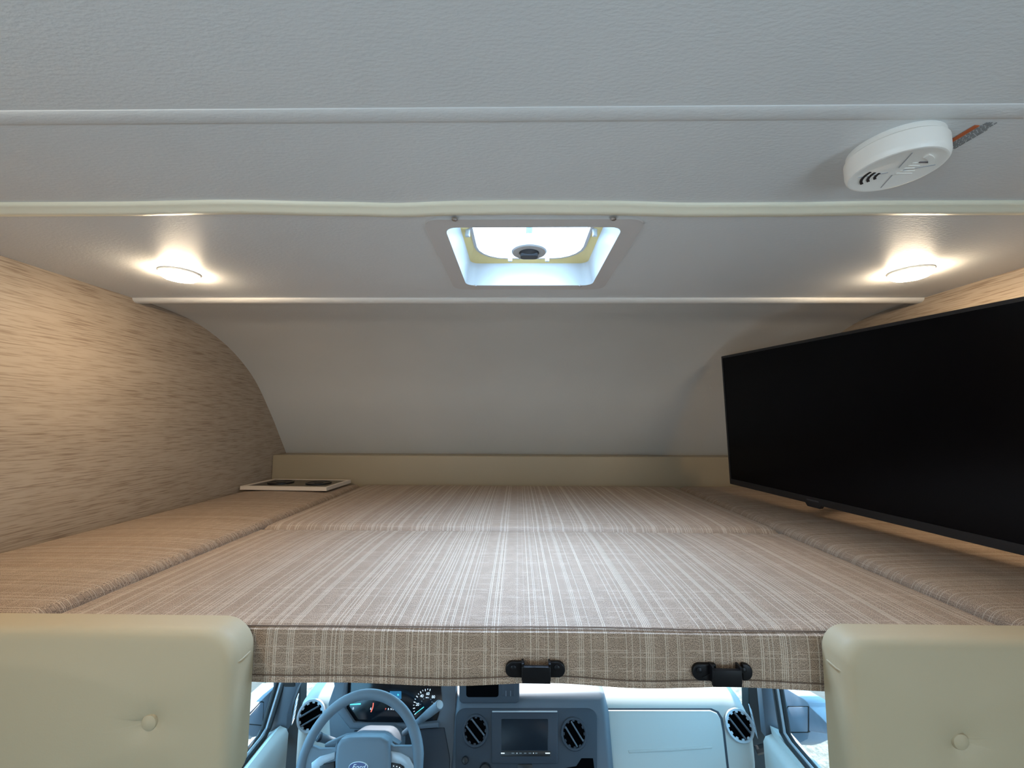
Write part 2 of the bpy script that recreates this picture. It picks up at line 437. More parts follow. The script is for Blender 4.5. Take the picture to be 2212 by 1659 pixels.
obj('lid', V, [(i, (i+1) % n, n+(i+1) % n, n+i) for i in range(n)]+[(n+i, n+(i+1) % n, 2*n+(i+1) % n, 2*n+i) for i in range(n)]+[tuple(range(2*n, 3*n))], LID, rv, True)
kx, ky = P(1143, 541, 2, ZC+.012)[:2]
obj('crank_arm', *bbox(kx-.007, kx+.007, ky-.10, ky+.075, ZC+.050, ZC+.058, .002), mat('arm_slate', (.10, .17, .23), .4), rv)
kb = obj('crank_knob', *lathe(HZ, [(.006, -.06), (.006, -.022), (.036, -.021), (.0385, -.017), (.0385, -.009), (.036, -.006), (.022, -.006), (.022, -.010)], 32, kx, -ky), WHITEL, rv, True)
obj('knob_handle', *bev(panel(HZ, rr(kx-.019, -ky-.012, kx+.019, -ky+.012, .008), -.012, .004), .003), mat('grey_handle', (.10, .12, .15), .4), kb, True)
obj('knob_center', *lathe(HZ, [(.021, -.0105), (.021, -.004), (.016, .0), (.006, .003)], 24, kx, -ky), mat('dark_grey_plastic', (.05, .06, .075), .4), kb, True)
for x, y in ((982, 474), (1325, 473), (1027, 618), (1253, 618)):
    q = P(x, y, 2, ZC-.005)
    obj('screw', *lathe(HZ, [(.0055, .003), (.005, .006), (.003, .0075)], 14, q[0], -q[1]), STEEL, rv, True)
for x, y in ((1010, 507), (1285, 506), (1102, 561), (1182, 561)):
    q = P(x, y, 2, ZC+.045)
    obj('lid_clip', *bbox(q[0]-.005, q[0]+.005, q[1]-.004, q[1]+.004, ZC+.040, ZC+.062, .002, 2), WHITEL, rv)

# ------------------------------------------------------------------ ceiling lamps
def puck(x, y, lab, power, grp=None):
    t = thing('ceiling_light', lab, 'ceiling light', (x, y, ZC), grp)
    LM = bpy.data.materials.get('lit_lens') or mat('lit_lens', (1, .95, .85), .4, emit=((1.0, .80, .56), power))
    pl = Plane((x, y, ZC), (0, 0, -1))
    obj('bezel', *lathe(pl, [(.0425, -.001), (.0425, .003), (.041, .005), (.039, .005)], 40), WHITE, t, True)
    obj('lens', *lathe(pl, [(.0395, .002), (.0395, .008), (.038, .012), (.031, .0165), (.018, .0185), (.004, .019)], 40), LM, t, True)
q = P(388, 594, 2, ZC-.006); puck(q[0], q[1], 'lit round ceiling light over the bunk, on the side away from the television', 108)
q = P(1967, 591, 2, ZC-.006); puck(q[0], q[1], 'lit round ceiling light directly above the television', 108)
puck(-.66, .10, 'lit round ceiling light in the coach just before the first batten', 108)
puck(.74, -.75, 'unseen round ceiling light added as fill between the coach side windows', 108)  # unseen lamp added behind the camera for ambient fill

# ------------------------------------------------------------------ smoke alarm and its sticker
AX, AY = .492, .516
sa = thing('smoke_alarm', 'round white smoke alarm on the ceiling between two trims', 'smoke alarm', (AX, AY, ZC))
AP = Plane((AX, AY, ZC), (0, 0, -1))
obj('mounting_base', *lathe(AP, [(.0495, -.001), (.0495, .008), (.047, .009)], 48), WHITE, sa, True)
obj('housing', *lathe(AP, [(.050, .007), (.052, .009), (.0518, .026), (.0508, .0300), (.0488, .0325), (.0468, .0330), (.0455, .0326)], 56), WHITE, sa, True)
def arc_bar(pl, cu, cv, r, a0, a1, wd_, w0, w1, n=10):
    o_ = [(cu+(r+wd_)*math.cos(a0+(a1-a0)*k/n), cv+(r+wd_)*math.sin(a0+(a1-a0)*k/n)) for k in range(n+1)]
    i_ = [(cu+r*math.cos(a0+(a1-a0)*k/n), cv+r*math.sin(a0+(a1-a0)*k/n)) for k in range(n, -1, -1)]
    return panel(pl, o_+i_, w0, w1)
for r in (.012, .019, .026):
    obj('sound_slot', *arc_bar(AP, -.004, -.006, r, math.radians(170), math.radians(235), .003, .0325,.0334), DARKS, sa)
for a in (20, 110, 200, 290):
    a = math.radians(a); d = np.array([math.cos(a), math.sin(a)]); e = np.array([-d[1], d[0]])*.0004
    obj('seam', *panel(AP, [tuple(d*.008+e), tuple(d*.040+e), tuple(d*.040-e), tuple(d*.008-e)], .0325,.0333), mat('seam_grey', (.35, .36, .38), .6), sa)
for k in range(5):
    obj('grille_rib', *panel(AP, rr(.006, -.006+k*.0055, .026-k*.002, -.004+k*.0055, .0008, 3), .0325,.0333), WHITE, sa)
obj('test_button', *arc_bar(AP, 0, 0, .030, math.radians(35), math.radians(75), .006, .0325,.0342), WHITE, sa)
obj('indicator', *panel(AP, rr(.012, .018, .024, .020, .0008, 3), .0325,.0335), mat('slot_grey', (.16, .14, .15), .6), sa)
# sticker printed with an orange band and rows of small unreadable print
s0, s1, s2 = P(2063, 297, 2, ZC-.001), P(2106, 271, 2, ZC-.001), P(2075, 327, 2, ZC-.001)
st = thing('warning_sticker', 'small warning sticker with an orange band beside the smoke alarm', 'sticker', s0)
du = (s1-s0); Lr = np.linalg.norm(du); du /= Lr
dv = (s2-s0)-du*((s2-s0)@du); Hr = np.linalg.norm(dv); dv /= Hr
SP = Plane(s0, (0, 0, -1), du); sg = 1 if (SP.u@dv) > 0 else -1
ORM = mat('orange_print', (.50, .12, .04), .6); GRM = mat('grey_print', (.24, .24, .24), .7)
Lr0 = -.02
obj('band', *panel(SP, [(Lr0, 0), (Lr, 0), (Lr, sg*.006), (Lr0, sg*.006)], -.0006, .0006), ORM, st)
for k in range(6):
    u = Lr0; vv = sg*(.0085+k*.0029)
    while u < Lr+.004-(k > 4)*.012:
        w_ = random.uniform(.002, .007); e = min(u+w_, Lr+.006)
        if e-u > .0006: obj('print_mark', *panel(SP, [(u, vv), (e, vv), (e, vv+sg*.0009), (u, vv+sg*.0009)], -.0004, .0004), GRM, st)
        u = e+.0012

# ------------------------------------------------------------------ bunk: deck and four cushions
tag(obj('bunk_deck', *bbox(XW0+.001, XW1-.001, YF+.012, 2.058, 1.367, 1.380, .002, 1), PALEW), 'bunk base board under the woven cushions', 'bunk deck')
def cushion(name, x0, x1, y0, y1, z0, z1, r, m, lab, crown=.006, seed=1):
    rs = np.random.RandomState(seed)
    def axis(a, b, n):
        k = [r*(1-math.cos(PI/2*i/5)) for i in range(6)]
        return [a+v for v in k]+list(np.linspace(a+r, b-r, n+2)[1:-1])+[b-v for v in k[::-1]]
    xs, ys = axis(x0, x1, 16), axis(y0, y1, 16)
    ph = rs.rand(6)*6
    def top(x, y):
        d = min(x-x0, x1-x, y-y0, y1-y); e = r-math.sqrt(max(0, r*r-max(0, r-d)**2)) if d < r else 0
        c = crown*min(1, d/.12)*(1+.25*math.sin(7*x+ph[0])*math.sin(6*y+ph[1]))
        return z1-crown*.6-e+c
    V, Fc = [], []; nx, ny = len(xs), len(ys)
    for y in ys:
        for x in xs: V.append((x, y, top(x, y)))
    for j in range(ny-1):
        for i in range(nx-1): a = j*nx+i; Fc.append((a, a+1, a+nx+1, a+nx))
    loop = [i for i in range(nx)]+[j*nx+nx-1 for j in range(1, ny)]+[(ny-1)*nx+i for i in range(nx-2, -1, -1)]+[j*nx for j in range(ny-2, 0, -1)]
    b = len(V); V += [(V[i][0], V[i][1], z0) for i in loop]; L = len(loop)
    Fc += [(loop[k], loop[(k+1) % L], b+(k+1) % L, b+k) for k in range(L)]+[tuple(range(b, b+L))]
    o = obj(name, V, Fc, m, None, True, ((x0+x1)/2, (y0+y1)/2, z0), sharp=50)
    return tag(o, lab, 'cushion')
g = .006
cushion('bunk_cushion', XW0+.002, XL-g, YF+.004, YB-.002, 1.381, ZB+.008, .022, FABX, 'long woven cushion along the wall opposite the television, under the socket tray', seed=3)
cushion('bunk_cushion', XR+g, XW1-.002, YF+.004, YB-.002, 1.381, ZB+.009, .024, FABX, 'long woven cushion under the television', seed=4)
cushion('bunk_cushion', XL+g, XR-g, YM+g, YB-.002, 1.381, ZB+.007, .024, FAB, 'wide striped woven cushion against the tan ledge', seed=5)
fc = cushion('bunk_cushion', XL+g, XR-g, YF, YM-g, 1.381, ZB, .012, FAB, 'wide striped woven cushion whose front edge hangs over the cab', seed=6)
def wave(x, s=0): return .0022*math.sin(9*x+s)+.0016*math.sin(23*x+1.3*s)
def band(x):
    zb = 1.366+wave(x, .4)-.004*math.exp(-((x-.16)/.1)**2)-.0045*math.exp(-((x-.42)/.08)**2)*0
    yo = YF-.005+.0012*math.sin(14*x)
    return [(YF+.001, 1.438), (yo+.001, 1.436), (yo-.001, 1.42), (yo-.0015, 1.40), (yo-.001, 1.385), (yo-.001, zb+.012), (yo+.0005, zb+.010), (yo-.001, zb+.007), (yo, zb), (YF+.008, zb+.001), (YF+.008, zb+.03), (YF+.001, 1.40)]
obj('front_band', *sweep_x(band, list(np.linspace(XL+.004, XR-.004, 90))), FAB, fc, True, sharp=50)
PIPE = mat('seam_thread', (.13, .085, .06), .8)
obj('piping', *tube([(x, YF+.0012+.0008*math.sin(17*x), 1.4405+.0012*math.sin(7*x+1)) for x in np.linspace(XL+.005, XR-.005, 60)], .0010, 6), PIPE, fc, True)
obj('hem_stitch', *tube([(x, YF-.0062+.0012*math.sin(14*x), 1.366+wave(x, .4)-.004*math.exp(-((x-.16)/.1)**2)+.0105) for x in np.linspace(XL+.01, XR-.01, 80)], .0007, 5), PIPE, fc)

# ------------------------------------------------------------------ tufted vinyl pads at the bunk front
def pad(x0, x1, z0, z1, bx, bz, rads, lab, tsx):
    yb_, yf_ = .6195, .574
    o_ = rr(x0, z0, x1, z1, rads, 8); n = len(o_)
    # densify the straight runs
    pts = []
    for i in range(n):
        a, b = np.array(o_[i]), np.array(o_[(i+1) % n]); m = max(1, int(np.linalg.norm(b-a)/.02))
        pts += [tuple(a+(b-a)*k/m) for k in range(m)]
    n = len(pts); V, Fc = [], []
    cc = np.array([(x0+x1)/2, (z0+z1)/2]); bc = np.array([bx, bz])
    def inset(p, d):
        v = cc-np.array(p); q = np.array(p, float)
        # inset from the rectangle's sides
        q[0] = min(max(q[0], x0+d), x1-d) if False else q[0]
        s = 1-d/max(abs(p[0]-cc[0]), abs(p[1]-cc[1]), .05)
        return q
    r = .016
    rings = [(0, yb_)]
    for k in range(0, 7):
        a = PI/2*k/6; rings.append((r*(1-math.sin(a)) if False else r*(1-math.cos(a)), yf_+r-r*math.sin(a)))
    hw, hh = (x1-x0)/2, (z1-z0)/2
    for d, y in rings:
        for p in pts:
            V.append((cc[0]+(p[0]-cc[0])*(1-d/hw), y, cc[1]+(p[1]-cc[1])*(1-d/hh)))
    last = [np.array([V[-n+i][0], V[-n+i][2]]) for i in range(n)]
    K = 16
    for k in range(1, K+1):
        s = (1-k/K)**1.25
        for i in range(n):
            q = bc+(last[i]-bc)*s
            dist = np.linalg.norm((q-bc)*np.array([1, .9])); de = np.linalg.norm(q-last[i])
            ang = math.atan2(q[1]-bc[1], q[0]-bc[0])
            dent = .009*math.exp(-(dist/.016)**1.3)*(1+.25*math.sin(2*ang+.6))
            puff = .005*min(1, de/.07)
            V.append((q[0], yf_+dent-puff, q[1]))
    R_ = len(V)//n
    for k in range(R_-1): Fc += [(k*n+i, k*n+(i+1) % n, (k+1)*n+(i+1) % n, (k+1)*n+i) for i in range(n)]
    Fc.append(tuple(range(n)))
    t = thing('vinyl_pad', lab, 'padded panel', (cc[0], yb_, z0))
    obj('cover', V, Fc, VINYL, t, True, sharp=60)
    pl = Plane((bx, yf_+.003, bz), (0, -1, 0))
    obj('button', *lathe(pl, [(.0105, -.006), (.0108, .002), (.0095, .0045), (.006, .0062), (.001, .0068)], 24), VINYL, t, True)
    ex = x1 if tsx > 0 else x0
    obj('seam_tuck', *tube([(ex-tsx*.013, .5765, z1-.048), (ex-tsx*.004, .581, z1-.0465), (ex+tsx*.0012, .592, z1-.045), (ex+tsx*.001, .610, z1-.044)], .0012, 6), VINYL, t, True)
lp = P(525, 1430, 1, .597); q = P(320, 1563, 1, .572); LZ = P(250, 1341, 1, .600)[2]
pad(XW0+.004, lp[0], 1.232, LZ, q[0], q[2], [.045, .045, .042, .045], 'cream tufted vinyl pad below the cushion, on the steering wheel side', 1)
rp = P(1804, 1450, 1, .597); q = P(2078, 1604, 1, .572); RZ = P(2000, 1364, 1, .600)[2]
pad(rp[0], XW1-.004, 1.222, RZ, q[0], q[2], [.045, .045, .045, .030], 'cream tufted vinyl pad below the cushion, on the glove box side', -1)

# ------------------------------------------------------------------ black brackets on the cushion front
def bracket(x0, x1, y0, y1, c0, c1, cy0, cy1, lab, tilt):
    pl = Plane((0, YF-.0075, 0), (0, -1, 0))
    def U(x, y, w=0): return pl.uv(x, y, w)
    a, b = U(x0, y1), U(x1, y0)
    cx_, cz_ = (a[0]+b[0])/2, (a[1]+b[1])/2
    t = thing('bracket', lab, 'bracket', pl.at(cx_, cz_))
    for k, (p, q_) in enumerate(((x0, c0+6), (c1-6, x1))):
        e0, e1 = U(p, y0), U(q_, y1); rad = abs(e0[1]-e1[1])*.46
        obj('ear', *panel(pl, rr(e0[0], e0[1], e1[0], e1[1], [rad if k == 0 else .002, .002 if k == 0 else rad, .002 if k == 0 else rad, rad if k == 0 else .002], 6), 0, .005, .0015), BLACKM, t, True)
        sx = x0+17 if k == 0 else x1-17; s_ = U(sx, (y0+y1)/2-1, .005)
        obj('screw', *lathe(pl, [(.0045, .004), (.004, .0065), (.0015, .0075)], 12, *s_), STEEL if False else BLACKM, t, True)
    a, b = U(c0, cy0, .014), U(c1, cy1, .014)
    obj('receiver_plate', *panel(pl, [(a[0], a[1]), (b[0], a[1]), (b[0]-.0006, b[1]), (a[0]+.0006, b[1])], .009, .014, .0010), BLACKM, t, True)
    for x in (a[0], b[0]-.003):
        obj('cheek', *panel(pl, [(x, a[1]+.004), (x+.003, a[1]+.004), (x+.003, b[1]+.004), (x, b[1]+.004)], .001, .0135, .0006), BLACKM, t)
    if tilt:
        g0, g1, g2 = U(c0-22, y1-4, .006), U(c0+2, cy1-10, .006), U(c0+2, y1-14, .006)
        obj('gusset', *panel(pl, [g0, g1, g2], .001, .006, .0006), BLACKM, t)
bracket(1092, 1220, 1426, 1460, 1127, 1190, 1441, 1478, 'black metal bracket on the cushion front, directly above the head unit', 0)
bracket(1493, 1623, 1430, 1467, 1539, 1605, 1448, 1485, 'black metal bracket on the cushion front, directly above the glove box', 1)

# ------------------------------------------------------------------ television
T = Dp(1558, 770, 1.575)
dfar = ray(948, 891); d = -dfar/np.linalg.norm(dfar)
rb = ray(1577, 1045); B = EYE+rb*(((T-EYE)@d)/(rb@d))
upv = (T-B)/np.linalg.norm(T-B); nrm = np.cross(d, upv); nrm /= np.linalg.norm(nrm)
if nrm[0] > 0: nrm = -nrm
TP = Plane(B, nrm, d)                                # u towards the camera end, v up or down
vs = 1 if TP.u@upv > 0 else -1
HT = float(np.linalg.norm(T-B)); WT = .875
tv = thing('television', 'black flat television standing off the wall over the bunk', 'television', B+d*WT/2)
def tvr(u0, v0, u1, v1, r): return [(u, vs*v) for u, v in rr(u0, v0, u1, v1, r, 3)]
obj('bezel', *ring(TP, tvr(0, 0, WT, HT, .003), tvr(.007, .020, WT-.007, HT-.008, .001), -.012, 0), BLACK, tv)
obj('screen', *panel(TP, tvr(.006, .018, WT-.006, HT-.007, .001), -.008, -.0015), SCREEN, tv)
obj('back_shell', *panel(TP, tvr(.002, .002, WT-.002, HT-.002, .003), -.030, -.011), BLACK, tv)
obj('back_bulge', *panel(TP, tvr(.14, .03, WT-.14, HT*.62, .02), -.060, -.029), BLACK, tv)
obj('sensor_chin', *panel(TP, [(u, vs*v) for u, v in ((.318, .004), (.328, -.010), (.368, -.010), (.378, .004))], -.012, -.0005, .001), BLACK, tv)
obj('badge', *panel(TP, tvr(.328, .008, .368, .012, .001), -.002, .0004), mat('dim_grey', (.05, .05, .055), .4), tv)
mc = TP.at(WT/2, vs*HT/2, -.058)
obj('wall_arm', *tube([mc, mc+np.array([.06, .04, 0]), (XW1-.012, mc[1]+.03, mc[2])], .016, 10), BLACKM, tv, True)
obj('wall_plate', *bbox(XW1-.014, XW1-.001, mc[1]-.09, mc[1]+.15, mc[2]-.10, mc[2]+.10, .003, 2), BLACKM, tv)

# ------------------------------------------------------------------ socket tray at the bunk corner
tr = thing('socket_tray', 'flat black panel with two round sockets in a pale frame on cushion', 'socket panel', (-.94, 1.79, ZB+.013))
TZ = Plane((-.945, 1.79, ZB+.0285), (0, 0, 1), (1, -.05, 0))
obj('frame', *ring(TZ, rr(-.180, -.112, .184, .106, .002), rr(-.164, -.096, .172, .097, .002), -.0145, 0), PALEW, tr)
obj('black_panel', *panel(TZ, rr(-.165, -.097, .173, .098, .002), -.014, -.002), LENS, tr)
for u in (-.085, .085):
    obj('socket', *lathe(TZ, [(.052, -.003), (.052, .0015), (.047, .0015), (.044, -.001), (.020, -.001), (.018, .002), (.004, .003)], 28, u, .01), BLACK, tr, True)

# ------------------------------------------------------------------ cab: dashboard
D0 = Dp(1150, 1600, 1.45)
DP = el_plane(D0, 30)
db = thing('dashboard', 'two-tone beige and slate dashboard seen under the bunk', 'dashboard', (D0[0], D0[1]+.2, .30))
def dash_prism(px, w, depth, b, seg=4, zmin=None):
    """outline on the dash plane, pulled straight forward (+Y), front rim rounded"""
    uv = DP.px(px, w); n = len(uv)
    A = [DP.at(u, v, w) for u, v in uv]; Bk = [a+np.array([0, depth, 0]) for a in A]
    Fc = [tuple(range(n)), tuple(range(2*n-1, n-1, -1))]+[(i, n+i, n+(i+1) % n, (i+1) % n) for i in range(n)]
    q = DP.p+DP.n*w
    return bev((A+Bk, Fc), b, seg, lambda e: all(abs((np.array(v.co)-q)@DP.n) < 1e-5 for v in e.verts))
obj('beige_body', *dash_prism([(620, 1900), (628, 1660), (632, 1600), (636, 1555), (643, 1530), (655, 1514), (675, 1506), (720, 1504), (1560, 1508), (1588, 1511), (1609, 1525), (1625, 1555), (1637, 1600), (1643, 1660), (1652, 1900)], 0, .50, .050, 6), DASHB, db, True, sharp=50)
obj('defroster_strip', *box(-.72, .78, D0[1]+.155, D0[1]+.185, DP.hit(1150, 1500)[2]-.002, DP.hit(1150, 1500)[2]+.004), DASHD, db)
# slate centre stack
obj('center_stack', *dash_prism([(955, 1900), (972, 1660), (980, 1560), (986, 1504), (1296, 1501), (1308, 1505), (1318, 1545), (1328, 1660), (1345, 1900)], .035, .45, .045, 6), DASHG, db, True, sharp=50)
def onface(name, px, w0, w1, m, par, b=.002, seg=2): return obj(name, *panel(DP, DP.px(px, w1), w0, w1, b, seg), m, par, True)
onface('bezel_plate', rr(984, 1530, 1290, 1760, [22, 22, 10, 10]), .034, .0385, PLATE, db)
# cubby at the top of the stack
cu = onface('cubby_housing', rr(992, 1440, 1122, 1519, 9), .030, .046, PLATE, db, .003)
onface('cubby_shade', rr(1007, 1448, 1077, 1506, 6), .040, .0465, HOLESHADE, cu, .0005)  # raised black panel, painted as the shade inside the cubby
onface('switch_recess', rr(1084, 1448, 1113, 1504, 4), .040, .0465, DASHD, cu, .0005)
for x in (1093, 1103): onface('slot_rib', rr(x-1, 1492, x+1, 1504, .5), .045, .0478, DASHG, cu, 0)
# head unit
hu = onface('head_unit', rr(1062, 1537, 1205, 1650, 3), .036, .043, DASHD, db, .002)
obj('trim_line', *panel(DP, DP.px(rr(1063, 1535.5, 1204, 1538.5, .8), .0445), .040, .0445), SILVER, hu)
onface('screen', rr(1083, 1553, 1184, 1621, 2), .041, .0436, HUSCR, hu, .0004)
onface('button_strip', rr(1082, 1622, 1190, 1634, 2), .041, .0434, BLACK, hu, .0004)
for x0_, x1_ in ((1082, 1090), (1105, 1111), (1116, 1117.4), (1122, 1127), (1132, 1137), (1142, 1148), (1151.5, 1153), (1156, 1161), (1178, 1188)):
    onface('button_mark', [(x0_, 1626), (x1_, 1626), (x1_, 1628.2), (x0_, 1628.2)], .0432, .0438, INK if x1_-x0_ < 2 or x0_ in (1082, 1178) else GRM, hu, 0)
# round air vents
def air_vent(x, y, rad, w, tilt, ringm, nl=2):
    u, v = DP.uv(x, y, w)
    o = obj('air_vent', *lathe(DP, [(rad, w-.004), (rad, w+.003), (rad*.96, w+.006), (rad*.84, w+.006), (rad*.81, w+.001)], 40, u, v, False), ringm, db, True)
    obj('throat_shade', *lathe(DP, [(rad*.83, w+.0005), (rad*.3, w+.0009), (.001, w+.001)], 32, u, v), HOLESHADE, o)  # flush black disc, vent depth painted as shade
    for k in range(12):
        a = 2*PI*k/12
        obj('ring_notch', *panel(DP, [(u+rad*(q)*math.cos(a+s), v+rad*(q)*math.sin(a+s)) for q, s in ((.72, -.10), (.86, -.14), (.86, .14), (.72, .10))], w+.0009, w+.0045), ringm, o)
    ca, sa_ = math.cos(tilt), math.sin(tilt); off = [0] if nl == 1 else [-.28, .28]
    for f in off:
        L_ = rad*.74*math.sqrt(max(.1, 1-f*f*1.2)); h_ = rad*.055
        pts = [(a_, b_+f*rad) for a_, b_ in ((-L_, -h_), (L_, -h_), (L_, h_), (-L_, h_))]
        obj('louver', *panel(DP, [(u+a_*ca-b_*sa_, v+a_*sa_+b_*ca) for a_, b_ in pts], w+.001, w+.009, .002), DASHG, o, True)
    return o
air_vent(672, 1546, .050, .004, .5, SILVER)
air_vent(1027, 1578, .046, .0385, -.75, PLATE)
air_vent(1240, 1585, .046, .0385, -.95, PLATE)
air_vent(1597, 1567, .050, .004, -.95, SILVER)
# side demister grilles on the dash ends
for px0, s in ((634, -1), (1634, 1)):
    top_, bot_ = ((640, 1512), (630, 1566)) if s < 0 else ((1623, 1535), (1637, 1595))
    ra_ = [DP.hit(top_[0]+(bot_[0]-top_[0])*k/5, top_[1]+(bot_[1]-top_[1])*k/5, -.012) for k in range(6)]
    rb2 = [p+np.array([s*.006, .028, .004]) for p in ra_]
    gr = obj('demister_grille', *tube(ra_+rb2[::-1], .0016, 6, True), SILVER, db, True)
    for k in range(1, 5): obj('slat', *tube([ra_[k], rb2[k]], .0013, 5), SILVER, gr)
# glove box
gb = onface('glove_box', [(1300, 1900), (1300, 1534), (1535, 1534), (1549, 1540), (1557, 1553), (1562, 1580), (1571, 1660), (1595, 1900)], -.004, .008, DASHB, db, .005, 3)
onface('handle_crease', [(1357, 1621), (1450, 1617), (1538, 1611), (1540, 1614), (1538, 1617), (1450, 1623), (1359, 1627)], .006, .0105, DASHB, gb, .002)
onface('gap_shade', [(1296, 1900), (1296, 1530), (1537, 1530), (1552, 1537), (1561, 1551), (1566, 1580), (1575, 1660), (1599, 1900)], -.005, .0012, DASHD, gb, 0)  # dark sheet painting the shadow in the gap round the door
# small controls low on the stack
for x, y, r_ in ((1005, 1642, .011), (1048, 1664, .020)):
    u, v = DP.uv(x, y, .04)
    obj('rotary_knob', *lathe(DP, [(r_, .037), (r_, .044), (r_*.8, .050), (r_*.4, .051)], 24, u, v), BLACK, db, True)
onface('low_tray_shade', [(1170, 1668), (1245, 1655), (1256, 1638), (1281, 1638), (1285, 1668)], .037, .0395, HOLESHADE, db, .0005)  # flat black panel, tray depth painted as shade
onface('low_switch', rr(1118, 1651, 1150, 1670, 2), .037, .042, BLACK, db, .001)
# instrument cluster
cl = onface('cluster_hood', [(742, 1440), (986, 1440), (984, 1660), (960, 1700), (760, 1700), (712, 1600), (708, 1520), (722, 1478)], -.02, .020, DASHG, db, .008)
ln = onface('cluster_lens', [(752, 1450), (950, 1450), (955, 1520), (944, 1556), (905, 1560), (800, 1561), (762, 1556), (744, 1530), (742, 1480)], .015, .0225, LENS, cl, .0005)
onface('hood_rim', [(718, 1455), (752, 1440), (748, 1480), (745, 1530), (765, 1560), (905, 1564), (948, 1560), (946, 1572), (900, 1576), (755, 1574), (728, 1540), (722, 1490)], .018, .040, DASHG, cl, .006)
onface('lower_cover', [(765, 1578), (960, 1572), (972, 1640), (968, 1720), (740, 1720), (735, 1620)], .010, .026, DASHD, cl, .006)
# speedometer
SU, SV = DP.uv(921, 1523, .023); sr = .048
def dial(u, v, r, a0, a1, n, mats, par):
    for k in range(n+1):
        a = math.radians(a0+(a1-a0)*k/n); big = k % 2 == 0; r0 = r*(.86 if big else .91); c_, s_ = math.cos(a), math.sin(a); h_ = .0011 if big else .0007
        obj('tick', *panel(DP, [(u+r0*c_-h_*s_, v+r0*s_+h_*c_), (u+r*c_-h_*s_, v+r*s_+h_*c_), (u+r*c_+h_*s_, v+r*s_-h_*c_), (u+r0*c_+h_*s_, v+r0*s_-h_*c_)], .0224, .0231), mats, par)
dial(SU, SV, sr, 215, 80, 12, INK, ln); 
for s_, a in (('20', 178), ('40', 128), ('60', 88), ('80', 46), ('100', 4)):
    a = math.radians(a); text(DP, s_, SU+sr*.68*math.cos(a), SV+sr*.68*math.sin(a), .0125, .0228, INK, ln, 'dial_numeral')
text(DP, 'MPH', SU, SV+sr*.44, .005, .0228, INK, ln, 'dial_unit')
for a in (175, 150, 125, 100, 75, 50, 25):
    a = math.radians(a); obj('inner_mark', *panel(DP, rr(SU+sr*.45*math.cos(a)-.0018, SV+sr*.45*math.sin(a)-.0012, SU+sr*.45*math.cos(a)+.0018, SV+sr*.45*math.sin(a)+.0012, .0004, 2), .0224, .0228), GRM, ln)
a = math.radians(214); c_, s_ = math.cos(a), math.sin(a)
obj('pointer', *panel(DP, [(SU+.010*c_-.0011*s_, SV+.010*s_+.0011*c_), (SU+sr*.95*c_-.0006*s_, SV+sr*.95*s_+.0006*c_), (SU+sr*.95*c_+.0006*s_, SV+sr*.95*s_-.0006*c_), (SU+.010*c_+.0011*s_, SV+.010*s_-.0011*c_)], .0232, .0245), CYANM, ln)
# tachometer side
TU, TV_ = DP.uv(783, 1524, .023)
dial(TU, TV_, sr, 120, 60, 5, INK, ln)
obj('pointer', *panel(DP, [DP.uv(756, 1521, .0245), DP.uv(779, 1519, .0245), DP.uv(779, 1522, .0245), DP.uv(756, 1523, .0245)], .0232, .0245), CYANM, ln)
u, v = DP.uv(763, 1530.5, .023); text(DP, '0', u, v, .010, .0228, INK, ln, 'dial_numeral')
u, v = DP.uv(801, 1531, .023); text(DP, '6', u, v, .010, .0228, INK, ln, 'dial_numeral')
obj('red_zone', *arc_bar(DP, TU, TV_, .037, math.radians(-28), math.radians(12), .0035, .0224, .0230), REDM, ln)
obj('message_display', *panel(DP, DP.px(rr(842, 1493, 867, 1510, 1), .0229), .0224, .0229), BLUEM, ln)
u, v = DP.uv(860, 1501, .0232); text(DP, '5h', u, v, .0075, .0231, CYANM, ln, 'display_text')
for s_, x, m_ in (('P', 833, REDM), ('R', 839, INK), ('N', 845, INK), ('D', 850, INK)):
    u, v = DP.uv(x, 1532, .0232); text(DP, s_, u, v, .008, .0228, m_, ln, 'gear_letter')

# ------------------------------------------------------------------ steering wheel, column and stalks
WC = Dp(777, 1657, 1.24); WP = el_plane(WC, 24)
sw = thing('steering_wheel', 'grey steering wheel with an oval blue emblem on its hub', 'steering wheel', WC)
RM = .1925-.0155
def rimpt(a): return WP.at(RM*math.cos(a), RM*math.sin(a), 0)
GRIM = mat('wheel_grey', (.155, .185, .22), .5, bump=(600, .1, .0004))
obj('rim', *tube([rimpt(2*PI*k/72) for k in range(72)], .0155, 14, True, [.0150+.0016*(abs(math.sin(2*PI*k/72-.35)) < .25) for k in range(72)]), GRIM, sw, True, sharp=80)
def wpx(pts, w): return WP.px(pts, w)
hubpx = [(735, 1597), (755, 1593), (790, 1592), (822, 1593), (838, 1602), (842, 1640), (842, 1700), (836, 1760), (815, 1785), (745, 1785), (728, 1760), (722, 1700), (722, 1640), (726, 1610)]
obj('hub_pad', *panel(WP, wpx(hubpx, .028), -.02, .028, .012, 4), GRIM, sw, True, sharp=60)
obj('hub_shell', *panel(WP, wpx([(700, 1608), (740, 1590), (780, 1585), (830, 1588), (862, 1608), (866, 1700), (840, 1790), (730, 1790), (700, 1700)], -.02), -.055, -.018, .01, 3), DASHG, sw, True)
lsp = [(655, 1618), (676, 1612), (690, 1618), (722, 1617), (728, 1600), (735, 1640), (725, 1690), (700, 1720), (660, 1690)]
rsp = [(836, 1602), (850, 1612), (884, 1612), (900, 1610), (905, 1650), (895, 1690), (860, 1720), (838, 1700)]
obj('spoke', *panel(WP, wpx(lsp, .006), -.012, .006, .005, 3), GRIM, sw, True)
obj('spoke', *panel(WP, wpx(rsp, .006), -.012, .006, .005, 3), GRIM, sw, True)
obj('spoke_trim', *panel(WP, wpx([(672, 1648), (690, 1634), (724, 1624), (723, 1640), (700, 1650), (684, 1668), (672, 1675)], .011), .004, .011, .003, 2), SILVER, sw, True)
